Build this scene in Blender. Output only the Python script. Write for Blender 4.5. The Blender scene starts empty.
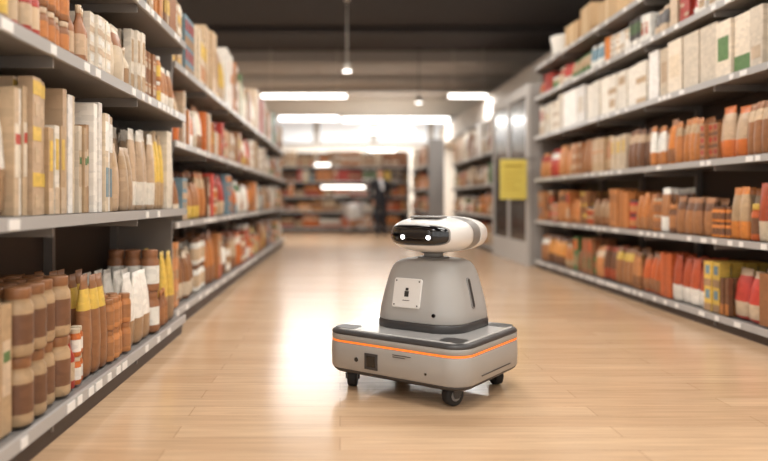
import bpy, math, random
from mathutils import Vector, Matrix
R = random.Random(7)
scene = bpy.context.scene
try:
    scene.view_settings.view_transform = 'Standard'
    scene.view_settings.look = 'None'
except Exception: pass

def lin(c):
    return tuple(((v/255)/12.92 if v/255 <= .04045 else ((v/255+.055)/1.055)**2.4) for v in c)

# ---------------------------------------------------------------- materials
def mat(name, c, rough=.5, metal=0, emit=0, spec=.5, coat=0, noise=0, nscale=30, bump=0):
    m = bpy.data.materials.new(name); m.use_nodes = True
    nt = m.node_tree; b = nt.nodes['Principled BSDF']
    col = (*lin(c), 1)
    b.inputs['Base Color'].default_value = col
    b.inputs['Roughness'].default_value = rough
    b.inputs['Metallic'].default_value = metal
    b.inputs['Specular IOR Level'].default_value = spec
    b.inputs['Coat Weight'].default_value = coat
    if emit:
        b.inputs['Emission Color'].default_value = col
        b.inputs['Emission Strength'].default_value = emit
    tc = nt.nodes.new('ShaderNodeTexCoord')
    n = nt.nodes.new('ShaderNodeTexNoise'); n.inputs['Scale'].default_value = nscale
    n.inputs['Detail'].default_value = 4
    nt.links.new(tc.outputs['Object'], n.inputs['Vector'])
    mx = nt.nodes.new('ShaderNodeMix'); mx.data_type = 'RGBA'; mx.blend_type = 'MULTIPLY'
    mx.inputs[0].default_value = 1
    rp = nt.nodes.new('ShaderNodeMapRange'); rp.inputs[3].default_value = 1-max(noise, .02); rp.inputs[4].default_value = 1
    nt.links.new(n.outputs['Fac'], rp.inputs[0])
    mx.inputs[6].default_value = col
    nt.links.new(rp.outputs[0], mx.inputs[7]); nt.links.new(mx.outputs[2], b.inputs['Base Color'])
    if bump:
        bp = nt.nodes.new('ShaderNodeBump'); bp.inputs['Strength'].default_value = bump; bp.inputs['Distance'].default_value = .002
        nt.links.new(n.outputs['Fac'], bp.inputs['Height']); nt.links.new(bp.outputs[0], b.inputs['Normal'])
    return m

def mat_attr(name, rough=.5):
    m = bpy.data.materials.new(name); m.use_nodes = True
    nt = m.node_tree; b = nt.nodes['Principled BSDF']
    at = nt.nodes.new('ShaderNodeAttribute'); at.attribute_name = 'Col'
    tc = nt.nodes.new('ShaderNodeTexCoord')
    mp = nt.nodes.new('ShaderNodeMapping'); mp.inputs['Scale'].default_value = (26, 14, 42)
    v = nt.nodes.new('ShaderNodeTexVoronoi'); v.distance = 'CHEBYCHEV'; v.inputs['Scale'].default_value = 1
    nt.links.new(tc.outputs['Object'], mp.inputs[0]); nt.links.new(mp.outputs[0], v.inputs['Vector'])
    bw = nt.nodes.new('ShaderNodeRGBToBW'); nt.links.new(v.outputs['Color'], bw.inputs[0])
    mr = nt.nodes.new('ShaderNodeMapRange'); mr.inputs[1].default_value = .2; mr.inputs[2].default_value = .8
    mr.inputs[3].default_value = .88; mr.inputs[4].default_value = 1.05
    nt.links.new(bw.outputs[0], mr.inputs[0])
    mx = nt.nodes.new('ShaderNodeMix'); mx.data_type = 'RGBA'; mx.blend_type = 'MULTIPLY'; mx.inputs[0].default_value = 1
    nt.links.new(at.outputs['Color'], mx.inputs[6]); nt.links.new(mr.outputs[0], mx.inputs[7])
    nt.links.new(mx.outputs[2], b.inputs['Base Color']); b.inputs['Roughness'].default_value = rough
    return m

def mat_floor():
    m = bpy.data.materials.new('light_wood_planks'); m.use_nodes = True
    nt = m.node_tree; b = nt.nodes['Principled BSDF']
    tc = nt.nodes.new('ShaderNodeTexCoord')
    br = nt.nodes.new('ShaderNodeTexBrick'); br.inputs['Scale'].default_value = 1
    br.inputs['Brick Width'].default_value = 1.8; br.inputs['Row Height'].default_value = .14
    br.inputs['Mortar Size'].default_value = .0016; br.inputs['Mortar Smooth'].default_value = .3
    br.offset = .37
    br.inputs['Color1'].default_value = (*lin((213,180,145)), 1)
    br.inputs['Color2'].default_value = (*lin((200,165,130)), 1)
    br.inputs['Mortar'].default_value = (*lin((166,130,98)), 1)
    nt.links.new(tc.outputs['Object'], br.inputs['Vector'])
    mp = nt.nodes.new('ShaderNodeMapping'); mp.inputs['Scale'].default_value = (1.0, 24, 1)
    nt.links.new(tc.outputs['Object'], mp.inputs[0])
    n = nt.nodes.new('ShaderNodeTexNoise'); n.inputs['Scale'].default_value = 2.2; n.inputs['Detail'].default_value = 7
    n.inputs['Distortion'].default_value = .6
    nt.links.new(mp.outputs[0], n.inputs['Vector'])
    mr = nt.nodes.new('ShaderNodeMapRange'); mr.inputs[1].default_value = .3; mr.inputs[2].default_value = .7
    mr.inputs[3].default_value = .80; mr.inputs[4].default_value = 1.06
    nt.links.new(n.outputs['Fac'], mr.inputs[0])
    mx = nt.nodes.new('ShaderNodeMix'); mx.data_type = 'RGBA'; mx.blend_type = 'MULTIPLY'; mx.inputs[0].default_value = 1
    nt.links.new(br.outputs['Color'], mx.inputs[6]); nt.links.new(mr.outputs[0], mx.inputs[7])
    nt.links.new(mx.outputs[2], b.inputs['Base Color'])
    b.inputs['Roughness'].default_value = .21; b.inputs['Specular IOR Level'].default_value = .6
    return m

M = dict(
 floor=mat_floor(),
 ceil_dark=mat('ceiling_charcoal', (60,57,59), .9, noise=.1, nscale=2),
 ceil_light=mat('ceiling_pale', (186,180,173), .9, noise=.06, nscale=2),
 beam=mat('beam_grey', (160,155,150), .7),
 cabinet=mat('cabinet_frame', (196,192,187), .5),
 wall=mat('wall_white', (232,227,218), .8, noise=.05, nscale=3),
 wall2=mat('wall_warm_grey', (196,188,178), .8, noise=.05, nscale=3),
 metal=mat('shelf_grey_metal', (136,132,129), .45, metal=.2),
 metal_d=mat('shelf_dark_metal', (70,58,52), .5, metal=.2),
 lip=mat('price_rail', (174,172,170), .35),
 tag=mat('price_tag', (238,236,232), .5),
 prod=mat_attr('printed_packaging', .42),
 white=mat('robot_white_plastic', (226,223,219), .3, coat=.3),
 rgrey=mat('robot_grey_plastic', (172,170,167), .38),
 rgrey2=mat('robot_base_grey', (166,161,155), .4),
 rpanel=mat('robot_top_panel', (190,189,187), .2, coat=.5),
 rdark=mat('robot_charcoal', (60,58,58), .4),
 rband=mat('robot_band_grey', (132,129,126), .35),
 black=mat('gloss_black', (10,10,12), .12, coat=.5),
 rubber=mat('black_rubber', (28,27,27), .65),
 steel=mat('steel', (170,168,165), .3, metal=.9),
 orange=mat('orange_led', (255,128,45), .4, emit=.75),
 led=mat('white_led', (255,255,255), .4, emit=6),
 tube=mat('tube_light', (255,252,246), .4, emit=7),
 panel=mat('panel_light', (255,250,242), .4, emit=4.2),
 yellow=mat('yellow_paper', (226,210,100), .6),
 glassd=mat('dark_glass', (40,37,36), .2, coat=.2),
 ink=mat('dark_ink', (50,48,46), .6),
 skin=mat('skin', (200,150,122), .5),
 suit=mat('dark_suit', (26,26,32), .8),
 hair=mat('dark_hair', (36,28,24), .7),
 shirt=mat('white_shirt', (225,225,228), .7),
 shoe=mat('black_shoe', (18,17,17), .4),
 wire=mat('cart_wire', (190,190,190), .3, metal=.7),
)

# ---------------------------------------------------------------- mesh builder
class MB:
    def __init__(s): s.v=[]; s.f=[]; s.m=[]; s.c=[]; s.s=[]
    def face(s, idx, m=0, c=(1,1,1), sm=False):
        s.f.append(idx); s.m.append(m); s.c.append(c); s.s.append(sm)
    def box(s, x0,x1,y0,y1,z0,z1, m=0, c=(1,1,1), yaw=0):
        k=len(s.v); cx=(x0+x1)/2; cy=(y0+y1)/2; ca=math.cos(yaw); sa=math.sin(yaw)
        for z in (z0,z1):
            for (x,y) in ((x0,y0),(x1,y0),(x1,y1),(x0,y1)):
                dx=x-cx; dy=y-cy
                s.v.append((cx+dx*ca-dy*sa, cy+dx*sa+dy*ca, z))
        for q in ((0,3,2,1),(4,5,6,7),(0,1,5,4),(1,2,6,5),(2,3,7,6),(3,0,4,7)):
            s.face([k+i for i in q], m, c)
    def loft(s, rings, m=0, c=(1,1,1), sm=True, caps=True, mf=None, cf=None):
        k=len(s.v); n=len(rings[0])
        for r in rings: s.v.extend(r)
        for i in range(len(rings)-1):
            mm = mf(i) if mf else m; cc = cf(i) if cf else c
            for j in range(n):
                j2=(j+1)%n
                s.face([k+i*n+j, k+i*n+j2, k+(i+1)*n+j2, k+(i+1)*n+j], mm, cc, sm)
        if caps:
            s.face([k+j for j in range(n)][::-1], mf(0) if mf else m, cf(0) if cf else c)
            L=len(rings)-1
            s.face([k+L*n+j for j in range(n)], mf(L-1) if mf else m, cf(L-1) if cf else c)
    def cyl(s, p0, p1, r0, r1=None, n=16, m=0, c=(1,1,1), bev=0):
        r1=r0 if r1 is None else r1
        p0=Vector(p0); p1=Vector(p1); d=(p1-p0); L=d.length; d.normalize()
        a=d.orthogonal().normalized(); b=d.cross(a)
        prof=[(0,r0),(L,r1)] if not bev else [(0,r0-bev),(bev*.4,r0-bev*.3),(bev,r0),(L-bev,r1),(L-bev*.4,r1-bev*.3),(L,r1-bev)]
        s.loft([[tuple(p0+d*t+(a*math.cos(2*math.pi*i/n)+b*math.sin(2*math.pi*i/n))*r) for i in range(n)] for t,r in prof], m, c)
    def obj(s, name, mats, parent=None, loc=(0,0,0), rot=(0,0,0), bevel=0, fixn=True, sharp=35):
        me=bpy.data.meshes.new(name); me.from_pydata(s.v,[],s.f)
        for mm in mats: me.materials.append(mm)
        me.polygons.foreach_set('material_index', s.m)
        me.polygons.foreach_set('use_smooth', s.s)
        ca=me.color_attributes.new('Col','FLOAT_COLOR','CORNER')
        data=[]
        for p in me.polygons:
            c=s.c[p.index]; data.extend((c[0],c[1],c[2],1)*p.loop_total)
        ca.data.foreach_set('color', data)
        if fixn:
            import bmesh
            bm=bmesh.new(); bm.from_mesh(me); bmesh.ops.recalc_face_normals(bm, faces=bm.faces)
            bm.to_mesh(me); bm.free()
        me.update()
        o=bpy.data.objects.new(name, me); scene.collection.objects.link(o)
        o.location=loc; o.rotation_euler=rot
        if parent: o.parent=parent
        if bevel:
            b=o.modifiers.new('bev','BEVEL'); b.width=bevel; b.segments=3; b.limit_method='ANGLE'; b.angle_limit=math.radians(sharp)
        return o

def empty(name, loc, rot=(0,0,0)):
    e=bpy.data.objects.new(name,None); scene.collection.objects.link(e); e.location=loc; e.rotation_euler=rot
    e.empty_display_size=.1
    return e
def simple_box(name, x0,x1,y0,y1,z0,z1, m, bevel=0, parent=None):
    b=MB(); b.box(x0,x1,y0,y1,z0,z1); return b.obj(name,[m],parent=parent,bevel=bevel)
def rr(a,b,r,z,n=8,cx=0,cy=0):
    r=min(r,a-.001,b-.001); out=[]
    for q,(sx,sy) in enumerate(((1,1),(-1,1),(-1,-1),(1,-1))):
        for i in range(n+1):
            t=math.pi/2*(q+i/n)
            out.append((cx+sx*(a-r)+r*math.cos(t), cy+sy*(b-r)+r*math.sin(t), z))
    return out

# ---------------------------------------------------------------- room shell
X0,X1,Y0,Y1,H=-6.0,5.2,-3.0,24.0,4.4
simple_box('floor',X0-.1,X1+.1,Y0-.1,Y1+.1,-.1,0,M['floor'])
b=MB(); b.box(X0-.1,X1+.1,Y0-.1,17.4,H,H+.1,0); b.box(X0-.1,X1+.1,17.4,Y1+.1,H,H+.1,1); b.obj('ceiling',[M['ceil_dark'],M['ceil_light']])
simple_box('wall_left',X0-.1,X0,Y0,Y1,0,H,M['wall'])
simple_box('wall_right',X1,X1+.1,Y0,Y1,0,H,M['wall2'])
simple_box('wall_back',X0-.1,X1+.1,Y1,Y1+.1,0,H,M['wall'])
b=MB()  # unseen front wall, openings added for frontal fill from the world light
b.box(X0-.1,X1+.1,Y0-.1,Y0,3.6,H); b.box(X0-.1,X1+.1,Y0-.1,Y0,0,.25)
for i in range(6):
    x=X0+(X1-X0)*i/5; b.box(x-.08,x+.08,Y0-.1,Y0,.25,3.6)
b.obj('wall_front_open',[M['wall']])
b=MB()
for i in range(5):
    x=-4.6+i*1.95
    b.box(x,x+1.75,Y1-.05,Y1-.01,2.9,3.75,0)
    b.box(x-.05,x,Y1-.08,Y1-.01,2.85,3.8,1); b.box(x+1.75,x+1.8,Y1-.08,Y1-.01,2.85,3.8,1)
    b.box(x-.05,x+1.8,Y1-.08,Y1-.01,3.75,3.82,1); b.box(x-.05,x+1.8,Y1-.08,Y1-.01,2.83,2.9,1)
b.obj('window_1',[mat('window_daylight',(222,226,230),.3,emit=.35),M['beam']])
# beams and ducts
simple_box('ceiling_beam',X0,X1,16.2,16.5,4.12,H,M['beam'],.01)
simple_box('ceiling_beam',X0,X1,13.9,14.1,4.28,H,M['ceil_dark'],.01)
b=MB(); b.cyl((X0,18.2,4.05),(X1,18.2,4.05),.17,n=20); 
for i in range(12): b.cyl((X0+.5+i*.9,18.2,4.05),(X0+.54+i*.9,18.2,4.05),.18,n=20)
for i in range(5): b.box(X0+1+i*2.2,X0+1.03+i*2.2,18.18,18.22,4.2,H)
b.obj('ceiling_duct',[M['ceil_light']])
simple_box('ceiling_beam',X0,X1,20.6,20.85,4.15,H,M['beam'],.01)
# bulkhead on right above shelving
b=MB(); b.box(3.40,X1,9.0,Y1,2.80,3.35,0); b.box(3.37,3.40,9.0,Y1,2.77,2.85,1)
b.obj('wall_bulkhead',[M['wall2'],M['beam']])
for i,(x0,x1,y0,y1) in enumerate(((X0,X0+.02,Y0,Y1),(X1-.02,X1,Y0,Y1),(X0,X1,Y1-.02,Y1))):
    simple_box('baseboard_'+('left','right','back')[i],x0,x1,y0,y1,0,.1,M['metal'])

# ---------------------------------------------------------------- shelving
def shelf_unit(name, L, planks, depth, top, loc, rotz, dark=False, bayw=1.25, endpanel=True, backc=1):
    b=MB()
    b.box(0,L,depth-.02,depth,0,top,backc)                     # back panel
    b.box(0,L,.03,depth-.02,0,planks[0]-.02,1)                 # kick plate
    n=max(1,round(L/bayw))
    for i in range(n+1):
        x=min(max(L*i/n,.02),L-.02)
        b.box(x-.02,x+.02,depth-.07,depth-.02,0,top,0)
        for z in planks:                                       # brackets
            b.box(x-.006,x+.006,.02,depth-.05,z-.075,z-.025,0)
    for k,z in enumerate(planks):
        b.box(0,L,.015,depth-.02,z-.028,z,0)
        b.box(0,L,0,.016,z-.036,z+.012,2)
        x=.05
        while x<L-.12:
            w=R.choice((.05,.06,.08))
            if R.random()<.62: b.box(x,x+w,-.004,0,z-.032,z+.004,3)
            x+=w+R.choice((.03,.08,.15,.2))
    if endpanel:
        for x in (0,L): b.box(x-.012,x+.012,.0+.1,depth,0,top,0)
    return b.obj(name,[M['metal'],M['metal_d'],M['lip'],M['tag']],loc=loc,rot=(0,0,rotz))

CRE=[(220,202,176),(206,180,148),(190,160,124),(234,224,208),(170,136,102),(212,188,160),(198,170,140),(242,236,226)]
CRL=[(236,228,214),(226,212,192),(244,240,234),(214,196,170),(232,220,200)]
BRN=[(152,104,68),(176,122,80),(196,126,70),(202,138,86),(160,110,76),(122,84,60)]
ORG=[(212,116,56),(222,138,66),(196,98,52),(226,158,84),(182,84,52)]
MIX=[(172,60,48),(92,126,76),(226,190,90),(240,238,230),(84,78,76),(118,148,162),(196,70,58)]
def shade(c,f): return tuple(min(1,v*f) for v in lin(c))
def pouch(b,x,y,z,w,d,h,c,c2,style=0,lean=0):
    n=10; rings=[]
    for t,ww,dd in ((0,.92,.8),(.06,1,1),(.35,1.02,1.1),(.65,.98,.85),(.86,.93,.4),(.92,.96,.08),(1,.98,.05)):
        rings.append([(x+lean*t*h+ww*w/2*math.copysign(abs(math.cos(a))**.6,math.cos(a)),y+dd*d/2*math.copysign(abs(math.sin(a))**.8,math.sin(a)),z+h*t) for a in [2*math.pi*(i+.5)/n for i in range(n)]])
    pat=((c,c,c2,c2,c,c),(c,c2,c,c,c2,c2),(c2,c2,c,c,c,c),(c,c,c,c2,c,c))[style]
    b.loft(rings,0,c,cf=lambda i:pat[i])
def jar(b,x,y,z,r,h,c,c2,lid):
    n=12; rings=[]
    for t,rr_ in ((0,.9),(.04,1),(.18,1),(.62,1),(.74,.97),(.82,.78),(.84,.84),(.98,.84),(1,.8)):
        rings.append([(x+r*rr_*math.cos(2*math.pi*i/n),y+r*rr_*math.sin(2*math.pi*i/n),z+h*t) for i in range(n)])
    b.loft(rings,0,c,cf=lambda i:(c,c,c2,c,c,c,lid,lid)[i])
def bottle(b,x,y,z,r,h,c,c2,lid):
    n=12; rings=[]
    for t,q in ((0,.92),(.03,1),(.15,1),(.5,1),(.6,.95),(.75,.45),(.86,.36),(.87,.42),(1,.4)):
        rings.append([(x+r*q*math.cos(2*math.pi*i/n),y+r*q*math.sin(2*math.pi*i/n),z+h*t) for i in range(n)])
    b.loft(rings,0,c,cf=lambda i:(c,c,c2,c,c,c,lid,lid)[i])
def carton(b,x,y,z,w,d,h,c,c2,yaw,c3=None,style=0):
    b.box(x-w/2,x+w/2,y-d/2,y+d/2,z,z+h,0,c,yaw)
    if abs(yaw)<.03:
        yy=y-d/2
        if style==0:
            b.box(x-w*.36,x+w*.36,yy-.002,yy,z+h*.3,z+h*.72,0,c2,yaw)
            if c3:
                b.box(x-w*.28,x+w*.28,yy-.0035,yy-.002,z+h*.56,z+h*.64,0,c3,yaw)
        elif style==1:
            b.box(x-w*.5,x+w*.5,yy-.002,yy,z+h*.62,z+h*.92,0,c2,yaw)
            if c3: b.box(x-w*.25,x+w*.25,yy-.002,yy,z+h*.15,z+h*.45,0,c3,yaw)
        elif style==2:
            b.box(x-w*.5,x+w*.5,yy-.002,yy,z+.0,z+h*.3,0,c2,yaw)
            if c3: b.box(x-w*.3,x+w*.3,yy-.002,yy,z+h*.5,z+h*.85,0,c3,yaw)
def groceries(name, L, shelves, depth, loc, rotz, seed, z_off=.0):
    b=MB(); r=random.Random(seed)
    for (z,clr,pal,kinds,fmin) in shelves:
        x=.04
        while x<L-.05:
            kind=r.choice(kinds); c0=r.choice(pal); c2=r.choice(CRE+pal+MIX[:4]); c3=r.choice(MIX+CRE+BRN)
            if r.random()<.09 and pal is not CRL: c0=r.choice(MIX)
            style=r.randint(0,3)
            w=r.uniform(.045,.13) if kind!='book' else r.uniform(.022,.055)
            if kind=='pouch': w=r.uniform(.08,.17)
            if kind=='big': w=r.uniform(.14,.26)
            if kind=='bottle': w=r.uniform(.06,.09)
            h=clr*r.uniform(fmin,.95)
            if kind!='big' and r.random()<.15: h*=.75
            if kind=='jar': h=min(h,w*2.0)
            if kind=='bottle': h=min(h,w*3.8)
            d=min(depth*.3,w*r.uniform(.6,1.0)) if kind!='book' else .15
            if kind=='big': d=.19
            reps=r.randint(1,4) if kind!='book' else r.randint(3,6)
            stack=1
            if kind=='carton' and h>.16 and r.random()<.5: stack=r.choice((2,3)); h=h/stack
            if kind=='jar' and h<clr*.46: stack=2
            if kind=='big' and r.random()<.5: stack=2; h=h/2
            for q in range(reps):
                if x+w>L-.04: break
                f=r.uniform(.8,1.08); c=shade(c0,f); cc=shade(c2,f); c33=shade(c3,f)
                cx=x+w/2; hh=h*r.uniform(.94,1.0)
                dy0=r.uniform(0,.03)
                if kind=='book': c=shade(r.choice(pal),f)
                for row in range(4):
                    y=.04+d/2+dy0+row*(d+.018)
                    if y+d/2>depth-.06: break
                    for st in range(stack):
                        zz=z+.001+st*h
                        if kind=='pouch': pouch(b,cx,y,zz,w*.94,d*.85,hh*r.uniform(.95,1),c,cc,style,r.uniform(-.05,.05))
                        elif kind=='jar': jar(b,cx,y,zz,w*.46,h*.99,c,cc,c33)
                        elif kind=='bottle': bottle(b,cx,y,zz,w*.47,hh,c,cc,c33)
                        elif kind=='book': carton(b,cx,y,zz,w*.9,d,hh,c,cc,r.uniform(-.02,.02),c33,style)
                        elif kind=='big': carton(b,cx,y,zz,w*.95,d,h,c,cc,r.uniform(-.02,.02),None,r.choice((0,2,3,3,3)))
                        else: carton(b,cx,y,zz,w*.95,d,h if stack>1 else hh,c,cc,r.uniform(-.02,.02) if r.random()<.8 else r.uniform(-.1,.1),c33,style)
                x+=w*1.02
            x+=r.choice((.003,.006,.012,.03))
    return b.obj(name,[M['prod']],loc=loc,rot=(0,0,rotz),fixn=False)

rl=math.radians(90); rr_=-rl
P4=['pouch','pouch','jar','carton','bottle']
shelf_unit('shelving_unit',3.4,[.12,.88,1.54,2.06],.55,2.3,(-1.10,1.6,0),rl)
groceries('packaged_groceries',3.4,[(.132,.60,CRE+BRN+ORG[:2],P4,.72),(.892,.57,CRE+CRL,['book','book','pouch','carton'],.85),(1.552,.42,BRN+MIX[:2]+CRE,['jar','carton','pouch','bottle'],.7),(2.072,.5,CRE+BRN,['book','carton','big'],.7)],.5,(-1.10,1.6,0),rl,11)
shelf_unit('shelving_unit',9.9,[.14,.78,1.37,1.94],.55,2.35,(-1.18,5.02,0),rl)
groceries('packaged_groceries',9.9,[(.152,.54,ORG+BRN+CRE,['pouch','pouch','pouch','jar','carton'],.68),(.792,.48,CRE+CRL+BRN+ORG[:3],['pouch','pouch','pouch','carton','jar'],.7),(1.382,.47,CRE+CRL+BRN[:3]+ORG[:1],['pouch','pouch','carton','book','bottle'],.7),(1.952,.70,CRE+CRL+BRN[:4]+[MIX[1],MIX[2]],['big','book','carton','pouch'],.6)],.5,(-1.18,5.02,0),rl,5)
# right near bay
shelf_unit('shelving_unit',5.9,[.10,.66,1.24,1.83,2.38,2.80],.55,2.82,(2.75,9.90,0),rr_,bayw=1.2)
groceries('packaged_groceries',5.9,[(.112,.44,ORG+BRN,['pouch','pouch','carton','jar'],.8),(.672,.44,ORG+BRN+BRN,['pouch','carton','pouch','jar'],.8),(1.252,.44,BRN+BRN+ORG[:2]+CRE[:3],['pouch','carton','pouch'],.8),(1.842,.47,CRL,['big','carton','big'],.82),(2.392,.33,ORG+MIX+CRE,['carton','pouch','jar'],.7)],.5,(2.75,9.90,0),rr_,21)
# right far run
shelf_unit('shelving_unit',4.9,[.10,.66,1.24,1.83],.55,2.4,(2.75,17.3,0),rr_,bayw=1.2)
groceries('packaged_groceries',4.9,[(.112,.46,ORG+BRN+CRE,P4,.7),(.672,.46,ORG+BRN+CRE,P4,.7),(1.252,.46,CRE+BRN+MIX[:3],['pouch','carton'],.7),(1.842,.7,CRE+CRL+BRN,['big','carton','pouch'],.6)],.5,(2.75,17.3,0),rr_,22)
# far cross shelving
shelf_unit('shelving_unit',5.28,[.12,.6,1.05,1.5,1.95],.5,2.4,(-3.2,21.0,0),0)
groceries('packaged_groceries',5.28,[(.132,.40,CRE+BRN+ORG,P4,.8),(.612,.38,CRE+CRL+BRN+ORG,P4,.8),(1.062,.38,CRE+CRL+BRN+ORG,P4,.8),(1.512,.38,CRE+CRL+BRN+MIX,['pouch','carton'],.8),(1.962,.5,CRE+CRL+BRN,['big','carton'],.8)],.45,(-3.2,21.0,0),0,31)
# gondola at the far right of the aisle
shelf_unit('shelving_unit',3.6,[.12,.66,1.24,1.83],.5,2.5,(2.15,21.4,0),rr_)
groceries('packaged_groceries',3.6,[(.132,.46,CRE+BRN+ORG,P4,.7),(.672,.48,CRE+BRN+ORG,P4,.7),(1.252,.48,CRE+BRN+ORG,P4,.7),(1.842,.6,CRE+BRN,['big','carton'],.7)],.45,(2.15,21.4,0),rr_,41)

# glass fronted cabinet on the right
b=MB(); cx0,cx1,cy0,cy1,cz=2.68,3.3,10.04,12.3,2.62
b.box(cx0+.05,cx1,cy0,cy1,.0,cz,1)
b.box(cx0,cx0+.05,cy0,cy1,0,.34,0); b.box(cx0,cx0+.05,cy0,cy1,cz-.16,cz,0)
for y in (cy0,(cy0+cy1)/2-.04,cy1-.08): b.box(cx0,cx0+.05,y,y+.08,.34,cz-.16,0)
for y in (cy0+.08,(cy0+cy1)/2+.04): b.box(cx0+.02,cx0+.03,y,y+(cy1-cy0)/2-.12,.34,cz-.16,2)
for y in ((cy0+cy1)/2-.1,(cy0+cy1)/2+.1): b.cyl((cx0-.05,y,1.0),(cx0-.05,y,1.6),.012,m=3)
for y in ((cy0+cy1)/2-.1,(cy0+cy1)/2+.1):
    for z in (1.03,1.57): b.cyl((cx0-.05,y,z),(cx0,y,z),.01,m=3)
b.obj('glass_door_cabinet',[M['cabinet'],M['beam'],M['glassd'],M['steel']],bevel=.004)
b=MB(); sy=9.97; sx0,sx1=2.28,2.66
b.box(sx0,sx1,sy,sy+.012,.96,1.53,0); b.box(sx0,sx1,sy+.012,sy+.02,.96,1.53,1)
b.box(sx0+.06,sx1-.06,sy-.004,sy,1.42,1.45,2)
for k in range(5): b.box(sx0+.06,sx0+.06+(.26,.2,.24,.16,.22)[k],sy-.003,sy,1.34-k*.06,1.35-k*.06,2)
b.box(sx0,sx1+.12,sy+.002,sy+.02,1.53,1.55,1)
b.obj('hanging_notice_sign',[M['yellow'],M['metal'],mat('notice_print',(190,165,60),.6)])
b=MB(); rings=[]
for t in range(11):
    rad=.13+.05*t/10+(.006 if t%2 else 0)
    rings.append([(rad*math.cos(2*math.pi*i/20),rad*math.sin(2*math.pi*i/20),t*.03) for i in range(20)])
b.loft(rings,0); b.obj('storage_basket',[M['wall']],loc=(2.98,9.3,2.812))
# cardboard boxes stored on the top deck
CB=mat('cardboard',(200,168,128),.8,noise=.1); TP=mat('packing_tape',(214,190,150),.4)
for k,(yy,ww,hh_) in enumerate(((8.6,.42,.30),(8.1,.36,.38),(7.45,.5,.28),(6.7,.42,.34),(5.9,.46,.3))):
    b=MB(); b.box(-.18,.18,-ww/2,ww/2,0,hh_,0); b.box(-.182,.182,-.025,.025,-.0,hh_+.002,1)
    for s_ in (-1,1): b.box(-.178,.178,min(s_*.003,s_*ww/2*.98),max(s_*.003,s_*ww/2*.98),hh_,hh_+.0015,0)
    b.obj('cardboard_box',[CB,TP],loc=(3.02,yy,2.813),rot=(0,0,(.05,-.04,.02,-.06,.03)[k]),bevel=.003)

# ---------------------------------------------------------------- lights
def tube(x0,x1,y,z,power=30,r=.035):
    e=empty('tube_light_fixture',((x0+x1)/2,y,z)); L=(x1-x0)/2
    b=MB(); b.box(-L,L,-.05,.05,.03,.07,0); b.cyl((-L,0,0),(L,0,0),r,n=12,m=1)
    for x in (-L*.8,L*.8): b.cyl((x,0,.07),(x,0,H-z),.006,n=6,m=0)
    b.obj('housing_and_tube',[M['wall'],M['tube']],parent=e)
    l=bpy.data.lights.new('lamp','AREA'); l.shape='RECTANGLE'; l.size=2*L; l.size_y=r*2; l.energy=power; l.color=(1,.97,.93)
    lo=bpy.data.objects.new('lamp',l); scene.collection.objects.link(lo); lo.parent=e; lo.location=(0,0,-r-.005)
tube(-1.78,.14,16,3.33,110,r=.045); tube(2.5,3.35,16,3.33,60,r=.045)
tube(-1.9,-.05,22.0,3.52,120,r=.07); tube(.1,3.4,22.0,3.48,180,r=.075)
tube(-5,-3,16,3.33,80); tube(.7,2.4,22.8,3.2,60,r=.08)
def spot(x,y,z,m):
    e=empty('pendant_spotlight',(x,y,z))
    b=MB(); b.cyl((0,0,.1),(0,0,H-z),.008,n=8,m=0); b.cyl((0,0,-.02),(0,0,.1),.085,.05,n=20,m=0); b.cyl((0,0,-.028),(0,0,-.021),.07,n=20,m=1); b.cyl((0,0,H-z-.03),(0,0,H-z),.05,n=16,m=0)
    b.obj('shade_and_cable',[m,M['tube']],parent=e)
spot(.12,12,3.18,M['wall']); spot(1.8,16,3.2,M['ceil_dark'])
def panel(x,y,w,d,power):  # panels added above the view to give soft, even top light
    b=MB(); b.box(-w/2-.04,w/2+.04,-d/2-.04,d/2+.04,.02,.1,0); b.box(-w/2,w/2,-d/2,d/2,0,.021,1)
    o=b.obj('added_light_panel',[M['wall'],M['panel']],loc=(x,y,H-.1))
    l=bpy.data.lights.new('lamp','AREA'); l.shape='RECTANGLE'; l.size=w; l.size_y=d; l.energy=power; l.color=(1,.955,.90)
    lo=bpy.data.objects.new('lamp',l); scene.collection.objects.link(lo); lo.parent=o; lo.location=(0,0,-.01)
for y in (-1,2.4,5.8,9.2): 
    for x in (-3.4,.6,3.6) : panel(x,y,1.6 if x==.6 else 1.0,.9,(70 if x==.6 else 38)*(1.25 if y>5 else 1))
w=bpy.data.worlds.new('World'); scene.world=w; w.use_nodes=True
w.node_tree.nodes['Background'].inputs[0].default_value=(1,.98,.95,1); w.node_tree.nodes['Background'].inputs[1].default_value=1.6

b=MB(); b.box(-.55,.75,20.93,20.97,1.30,1.37,0); b.box(-.55,.75,20.97,20.99,1.28,1.39,1); b.obj('illuminated_shelf_sign',[M['panel'],M['beam']])
b=MB(); b.box(.85,1.65,20.93,20.97,2.40,2.48,0); b.box(.85,1.65,20.97,20.99,2.38,2.5,1); b.obj('illuminated_shelf_sign',[M['panel'],M['beam']])
b=MB(); b.box(-.75,-.3,20.93,20.97,1.97,2.04,0); b.box(-.75,-.3,20.97,20.99,1.95,2.06,1); b.obj('illuminated_shelf_sign',[M['panel'],M['beam']])

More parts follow.
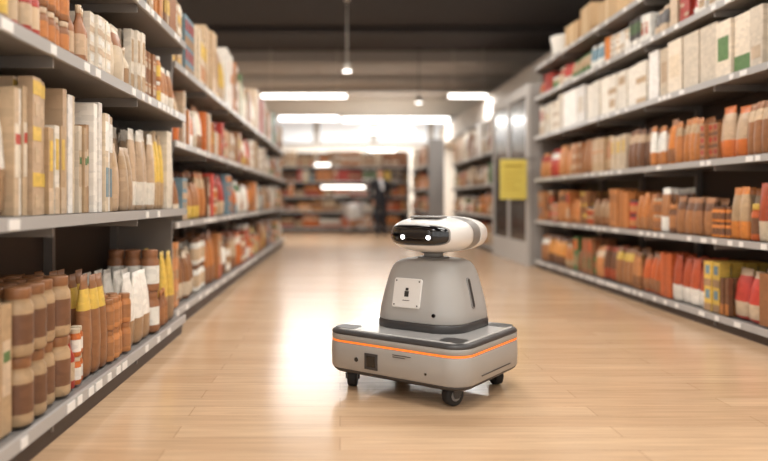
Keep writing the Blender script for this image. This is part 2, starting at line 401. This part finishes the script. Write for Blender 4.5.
# ---------------------------------------------------------------- robot
rob=empty('shelf_scanning_robot',(.435,3.60,0),(0,0,math.radians(-37)))
A,B,RC=.395,.335,.105
def prof(name, lst, mats, mf=None, bevel=0):
    b=MB(); b.loft([rr(A-i,B-i,RC-i,z) for z,i in lst],mf=mf); return b.obj(name,mats,parent=rob)
prof('base_lower_trim',[(.082,.045),(.086,.025),(.098,.01),(.108,.004)],[M['rdark']])
prof('base_shell',[(.108,.004),(.114,0),(.17,-.002),(.232,0),(.238,.004)],[M['rgrey2']])
prof('orange_light_strip',[(.238,.006),(.239,.003),(.247,.003),(.248,.006)],[M['orange']])
prof('base_upper_shell',[(.248,.004),(.252,0),(.274,.0),(.277,.003)],[M['rgrey2']])
prof('base_top_rim',[(.277,.003),(.282,.0),(.288,.002),(.294,.008),(.298,.016),(.299,.028)],[M['rdark']])
prof('base_top_panel',[(.296,.024),(.302,.026),(.304,.032)],[M['rpanel']])
b=MB()
for sx in (-1,1):
    for sy in (-1,1):
        b.loft([rr(.060,.05,.03,z,cx=sx*(A-.095),cy=sy*(B-.085)) for z in (.303,.3055)])
b.obj('corner_pads',[M['rdark']],parent=rob)
b=MB(); yf=-B
b.box(-.14,-.065,yf-.006,yf+.02,.127,.205,0); b.box(-.128,-.077,yf-.0075,yf-.005,.139,.193,1)
b.obj('front_sensor_window',[M['rdark'],M['black']],parent=rob,bevel=.004)
b=MB(); b.cyl((-.19,yf+.01,.165),(-.19,yf-.005,.165),.011,n=20); b.cyl((.20,yf+.01,.15),(.20,yf-.004,.15),.006,n=16)
b.obj('front_buttons',[M['black']],parent=rob)
b=MB()
for k,wd in enumerate((.10,.07)): b.box(.02,.02+wd,yf-.003,yf,.215-k*.01,.218-k*.01,0)
b.obj('front_lettering',[M['rdark']],parent=rob)
b=MB(); b.box(A-.002,A+.004,-.16,.16,.135,.139,0); b.obj('side_seam',[M['rdark']],parent=rob)
for k,(x,y,a) in enumerate(((-.285,-.235,.5),(.285,-.235,-.4),(.285,.235,.9),(-.285,.235,.2))):
    b=MB(); ca,sa=math.cos(a),math.sin(a); ax=Vector((ca,sa,0)); fw=Vector((-sa,ca,0))
    c=Vector((x,y,.050))
    b.cyl(c-ax*.024,c+ax*.024,.050,n=32,m=0,bev=.008)
    b.cyl(c-ax*.028,c+ax*.028,.026,n=20,m=1,bev=.003)
    b.cyl(c-ax*.036,c+ax*.036,.008,n=10,m=2)
    for s_ in (-1,1):
        p=c+ax*.032*s_; top=Vector((x,y,.086))+ax*.032*s_+fw*.012
        r0=[]
        for q,(wd,pt) in enumerate(((.012,p-Vector((0,0,.012))),(.018,p),(.026,(p+top)/2),(.032,top))):
            r0.append([tuple(pt+fw*wd*u_+ax*.003*v_) for u_,v_ in ((-1,-1),(1,-1),(1,1),(-1,1))])
        b.loft(r0,m=2,sm=False)
    b.cyl((x,y,.083),(x,y,.1),.042,n=20,m=2)
    b.obj('caster_%d'%(k+1),[M['rubber'],M['rband'],M['rdark']],parent=rob)
# torso
BX,BY=.014,.068
def br(z,a,k=.58): return rr(a,a*.96,a*k,z,n=10,cx=BX,cy=BY)
b=MB(); b.loft([br(*q) for q in ((.303,.242),(.307,.249),(.335,.250),(.342,.247),(.345,.242))]); b.obj('torso_base_ring',[M['rdark']],parent=rob)
prof_t=[(.345,.242),(.35,.245),(.40,.2395),(.45,.230),(.50,.219),(.55,.206),(.585,.195),(.612,.183),(.630,.168),(.642,.147),(.648,.12),(.650,.085)]
b=MB(); b.loft([br(*q) for q in prof_t]); b.obj('torso_shell',[M['rgrey']],parent=rob)
def half(z):
    for (z0,a0),(z1,a1) in zip(prof_t,prof_t[1:]):
        if z0<=z<=z1: return a0+(a1-a0)*(z-z0)/(z1-z0)
zc=.485; al=math.atan(.225)
def rxz(a,c,r,y): return [(p[0],y,p[1]) for p in rr(a,c,r,0,n=5)]
b=MB()
b.loft([rxz(.080,.074,.012,.006),rxz(.080,.074,.012,-.004),rxz(.077,.071,.010,-.007)],m=0,sm=False)
b.box(-.012,.012,-.0085,-.006,-.018,.010,1)
b.box(-.008,.008,-.0085,-.006,.012,.026,1); b.box(-.02,.02,-.0085,-.006,-.038,-.035,1)
for sx in (-1,1):
    for sz in (-1,1): b.cyl((sx*.066,-.009,sz*.06),(sx*.066,-.006,sz*.06),.004,n=10,m=1)
b.obj('label_plate',[M['white'],M['ink']],parent=rob,loc=(BX-.028,BY-half(zc)*.96,zc),rot=(-al,0,0))
def ryz(a,c,r,x): return [(x,p[0],p[1]) for p in rr(a,c,r,0,n=6)]
b=MB(); b.loft([ryz(.017,.078,.016,-.01),ryz(.017,.078,.016,.003),ryz(.014,.075,.013,.0045)]); 
b.obj('side_slot_trim',[M['rband']],parent=rob,loc=(BX+half(zc),BY-.02,zc),rot=(0,-al,0))
b=MB(); b.loft([ryz(.011,.07,.0105,.0),ryz(.011,.07,.0105,.006)])
b.obj('side_slot',[M['rdark']],parent=rob,loc=(BX+half(zc),BY-.02,zc),rot=(0,-al,0))
b=MB(); b.cyl((0,0,-.006),(0,0,.004),.009,n=16); o=b.obj('torso_button',[M['black']],parent=rob,loc=(BX+.13,BY-half(.39)*.965,.39),rot=(math.radians(80),0,0))
# neck
b=MB(); b.cyl((BX,BY,.645),(BX,BY,.657),.085,.08,n=32,bev=.004); b.cyl((BX,BY,.655),(BX,BY,.70),.048,.055,n=32,m=1); b.cyl((BX,BY,.676),(BX,BY,.70),.062,.075,n=32,m=0)
b.obj('neck',[M['rband'],M['rgrey']],parent=rob)
# head
head=empty('head',(BX+.030,BY+.014,.775)); head.parent=rob; head.rotation_euler=(0,0,math.radians(3))
a_,b_,c_=.213,.250,.092; n_,m_=3.2,2.5
def sec(y,k=1,N=56):
    t=min(1,abs(y)/b_); s=(1-t**n_)**(1/n_)*k
    s=max(s,.02)
    return [(a_*s*math.copysign(abs(math.cos(q))**(2/m_),math.cos(q)), y, c_*s*math.copysign(abs(math.sin(q))**(2/m_),math.sin(q))) for q in [2*math.pi*i/N for i in range(N)]]
ys=[-b_*math.cos(math.pi*i/40) for i in range(41)]
def seg(lo,hi): 
    return [lo]+[y for y in ys if lo+.004<y<hi-.004]+[hi]
y1,y2=-.06,.035
b=MB(); b.loft([sec(y) for y in seg(-b_,y1)]); b.obj('head_shell',[M['white']],parent=head)
b=MB(); b.loft([sec(y,.985) for y in seg(y1-.004,y2+.004)]); b.obj('head_band',[M['rband']],parent=head)
b=MB(); b.loft([sec(y) for y in seg(y2,b_)]); b.obj('head_rear_cap',[M['white']],parent=head)
def surf(x,z,off):
    s=min(.999,(abs(x/a_)**m_+abs(z/c_)**m_)**(1/m_)); t=(1-s**n_)**(1/n_)
    y=-b_*t
    F=lambda X,Y_,Z:(abs(X/a_)**m_+abs(Z/c_)**m_)**(n_/m_)+abs(Y_/b_)**n_
    e=1e-4
    g=Vector((F(x+e,y,z)-F(x-e,y,z),F(x,y+e,z)-F(x,y-e,z),F(x,y,z+e)-F(x,y,z-e))).normalized()
    return tuple(Vector((x,y,z))+g*off)
def patch(name,cx,cz,hw,hh,off,e,mt,depth=.006):
    b=MB(); N=48; rings=[]
    for rho,o_ in [(1,-depth),(1,off*.6),(.985,off),(.8,off),(.6,off),(.4,off),(.2,off),(.02,off)]:
        rings.append([surf(cx+hw*rho*math.copysign(abs(math.cos(q))**e,math.cos(q)),cz+hh*rho*math.copysign(abs(math.sin(q))**e,math.sin(q)),o_) for q in [2*math.pi*i/N for i in range(N)]])
    b.loft(rings); return b.obj(name,[mt],parent=head)
patch('visor_rim',-.012,.002,.172,.051,.0015,.55,M['rband'])
patch('visor',-.012,.002,.165,.046,.004,.55,M['black'])
patch('visor_glass',-.012,.008,.085,.022,.0055,.5,M['glassd'])
for k,x in enumerate((-.080,.060)):
    patch('eye_ring_%d'%(k+1),x,-.008,.017,.015,.0062,.8,M['rdark'])
    patch('eye_led_%d'%(k+1),x,-.008,.011,.010,.0078,.9,M['led'])
b=MB(); b.loft([rr(.085,.06,.03,z,cx=.0,cy=-.13) for z in (c_-.006,c_+.001)]+[rr(.080,.055,.028,c_+.003,cy=-.13)]); b.obj('top_sensor_pad',[M['rband']],parent=head)

# ---------------------------------------------------------------- person
import bmesh
def skin_mesh(name, pts, edges, root=0, sub=2, parent=None):
    me=bpy.data.meshes.new(name); me.from_pydata([p[:3] for p in pts],edges,[])
    o=bpy.data.objects.new(name,me); scene.collection.objects.link(o)
    o.modifiers.new('s','SKIN')
    for i,p in enumerate(pts):
        sv=me.skin_vertices[0].data[i]; sv.radius=(p[3],p[4] if len(p)>4 else p[3]); sv.use_root=(i==root)
    s=o.modifiers.new('ss','SUBSURF'); s.levels=sub; s.render_levels=sub
    dg=bpy.context.evaluated_depsgraph_get(); dg.update()
    m2=bpy.data.meshes.new_from_object(o.evaluated_get(dg)); o.modifiers.clear(); o.data=m2; m2.name=name
    for p in m2.polygons: p.use_smooth=True
    if parent: o.parent=parent
    return o
per=empty('person',(1.06,18.6,0),(0,0,math.radians(20)))
P=[(0,0,.96,.17,.13),(0,0,1.12,.165,.12),(0,.0,1.3,.20,.135),(0,0,1.44,.15,.10),(0,.0,1.52,.06,.06),(0,-.01,1.62,.055,.055),
   (.10,0,.90,.11),(.11,-.02,.50,.08),(.12,.03,.10,.060),(.13,-.10,.04,.045),
   (-.10,0,.90,.11),(-.11,-.05,.50,.08),(-.12,-.10,.10,.060),(-.13,-.23,.04,.045),
   (.20,0,1.42,.085),(.27,.03,1.14,.065),(.28,-.06,.90,.045),(-.20,0,1.42,.085),(-.28,.02,1.14,.065),(-.26,-.16,.97,.045)]
E=[(0,1),(1,2),(2,3),(3,4),(4,5),(0,6),(6,7),(7,8),(8,9),(0,10),(10,11),(11,12),(12,13),(3,14),(14,15),(15,16),(3,17),(17,18),(18,19)]
body=skin_mesh('clothed_body',P,E,parent=per)
for k in ('suit','skin','shoe','shirt'): body.data.materials.append(M[k])
for p in body.data.polygons:
    c=p.center
    p.material_index = 1 if c.z>1.51 else 2 if c.z<.085 else 3 if (c.z>1.22 and abs(c.x)<.03+(c.z-1.22)*.10 and c.y<-.03) else 0
for sgn,wr in ((1,Vector((.28,-.06,.88))),(-1,Vector((-.26,-.165,.95)))):
    pts=[(*wr,.024,.03),(*(wr+Vector((0,-.015,-.05))),.018,.035)]; ed=[(0,1)]
    for i in range(4):
        o=Vector((0,(-.03+.02*i),-.085)); L=(.06,.075,.07,.055)[i]; k=len(pts)
        for t,cu in ((0,0),(.5,.012),(1,.03)):
            pts.append((*(wr+o+Vector((-sgn*cu,0,-L*t))),.009-.002*t))
        ed+= [(1,k),(k,k+1),(k+1,k+2)]
    k=len(pts)
    pts+= [(*(wr+Vector((-sgn*.01,-.045,-.05))),.011),(*(wr+Vector((-sgn*.02,-.055,-.085))),.008)]
    ed+=[(1,k),(k,k+1)]
    h=skin_mesh('hand_%s'%('l' if sgn>0 else 'r'),pts,ed,parent=per,sub=1); h.data.materials.append(M['skin'])
b=MB(); rings=[]
for i in range(17):
    t=-1+2*i/16; s=math.sqrt(max(0,1-t*t)); s=max(s,.03)
    jaw=1-.22*max(0,-t)
    ring=[]
    for j in range(24):
        q=2*math.pi*j/24; x=.077*s*jaw*math.cos(q); y=.098*s*math.sin(q)*(1-.1*max(0,-t))
        if y<0:
            if abs(x)<.02 and -.35<t<.1: y-=.02*(1-abs(x)/.02)*(1-abs(t+.2)/.3)
            if .0<t<.2 and .015<abs(x)<.05: y+=.006
        ring.append((x,y-.015,1.685+.118*t))
    rings.append(ring)
b.loft(rings,m=0)
for sx in (-1,1):
    b.loft([[(sx*(.074+.01*q),-.01+.02*math.cos(a),1.68+.032*math.sin(a)) for a in [2*math.pi*i/10 for i in range(10)]] for q in (0,1)],m=0)
    b.cyl((sx*.03,-.10,1.695),(sx*.03,-.106,1.695),.011,n=10,m=1)
b.box(-.022,.022,-.103,-.098,1.628,1.634,2)
b.obj('head',[M['skin'],M['ink'],mat('lips',(150,80,74),.6)],parent=per)
b=MB(); rings=[]
for i in range(9):
    t=i/8; ang=t*math.pi/2
    s=math.cos(ang); s=max(s,.03)
    rings.append([(.084*s*math.cos(q), .105*s*math.sin(q)-.01+.004, 1.69+(.05 if math.sin(q)<-.2 else 0 if math.sin(q)<.2 else -.06)*(1-t)+.125*math.sin(ang)) for q in [2*math.pi*j/24 for j in range(24)]])
b.loft(rings); b.obj('hair',[M['hair']],parent=per)

# ---------------------------------------------------------------- shopping cart near the person
cart=empty('shopping_cart',(.36,19.6,0),(0,0,math.radians(15)))
b=MB()
def ring_at(z,w,l0,l1): return [(-w,l0,z),(w,l0,z),(w,l1,z),(-w,l1,z)]
lv=[ring_at(.45+.45*t,.20+.06*t,-.38-.06*t,.30+.08*t) for t in [i/6 for i in range(7)]]
for rg in lv:
    for i in range(4): b.cyl(rg[i],rg[(i+1)%4],.005,n=6)
for i in range(4):
    p0,p1=Vector(lv[0][i]),Vector(lv[0][(i+1)%4]); q0,q1=Vector(lv[-1][i]),Vector(lv[-1][(i+1)%4])
    for k in range(9): b.cyl(p0.lerp(p1,k/9),q0.lerp(q1,k/9),.004,n=6)
for k in range(8): b.cyl((-.2+.05*k,-.38,.45),(-.2+.05*k,.30,.45),.004,n=6)
for sx in (-1,1):
    b.cyl((sx*.22,.34,.9),(sx*.24,.46,1.02),.012,n=8); b.cyl((sx*.2,.28,.45),(sx*.22,.4,.14),.013,n=8); b.cyl((sx*.22,.4,.14),(sx*.18,-.36,.14),.013,n=8); b.cyl((sx*.18,-.36,.14),(sx*.2,-.3,.45),.013,n=8)
    for y in (.38,-.34): 
        b.cyl((sx*.2-.015,y,.055),(sx*.2+.015,y,.055),.055,n=20,m=1); b.cyl((sx*.2,y,.055),(sx*.2,y,.15),.012,n=8)
b.cyl((-.26,.46,1.02),(.26,.46,1.02),.018,n=12,m=1)
b.obj('frame_and_basket',[M['wire'],M['rubber']],parent=cart)
b=MB(); b.box(-.15,.15,-.3,.2,.46,.72,0,(.8,.78,.74)); b.box(-.1,.12,-.2,.1,.72,.86,0,(.9,.88,.85)); b.obj('cart_goods',[M['prod']],parent=cart)

# ---------------------------------------------------------------- camera
cd=bpy.data.cameras.new('camera'); cam=bpy.data.objects.new('camera',cd); scene.collection.objects.link(cam)
cam.location=(0,0,.95); cam.rotation_euler=(math.radians(90),0,0)
cd.sensor_width=36; cd.lens=700/768*36
cd.shift_x=44/768; cd.shift_y=-30.5/768
cd.dof.use_dof=True; cd.dof.focus_distance=3.42; cd.dof.aperture_fstop=.78
scene.camera=cam
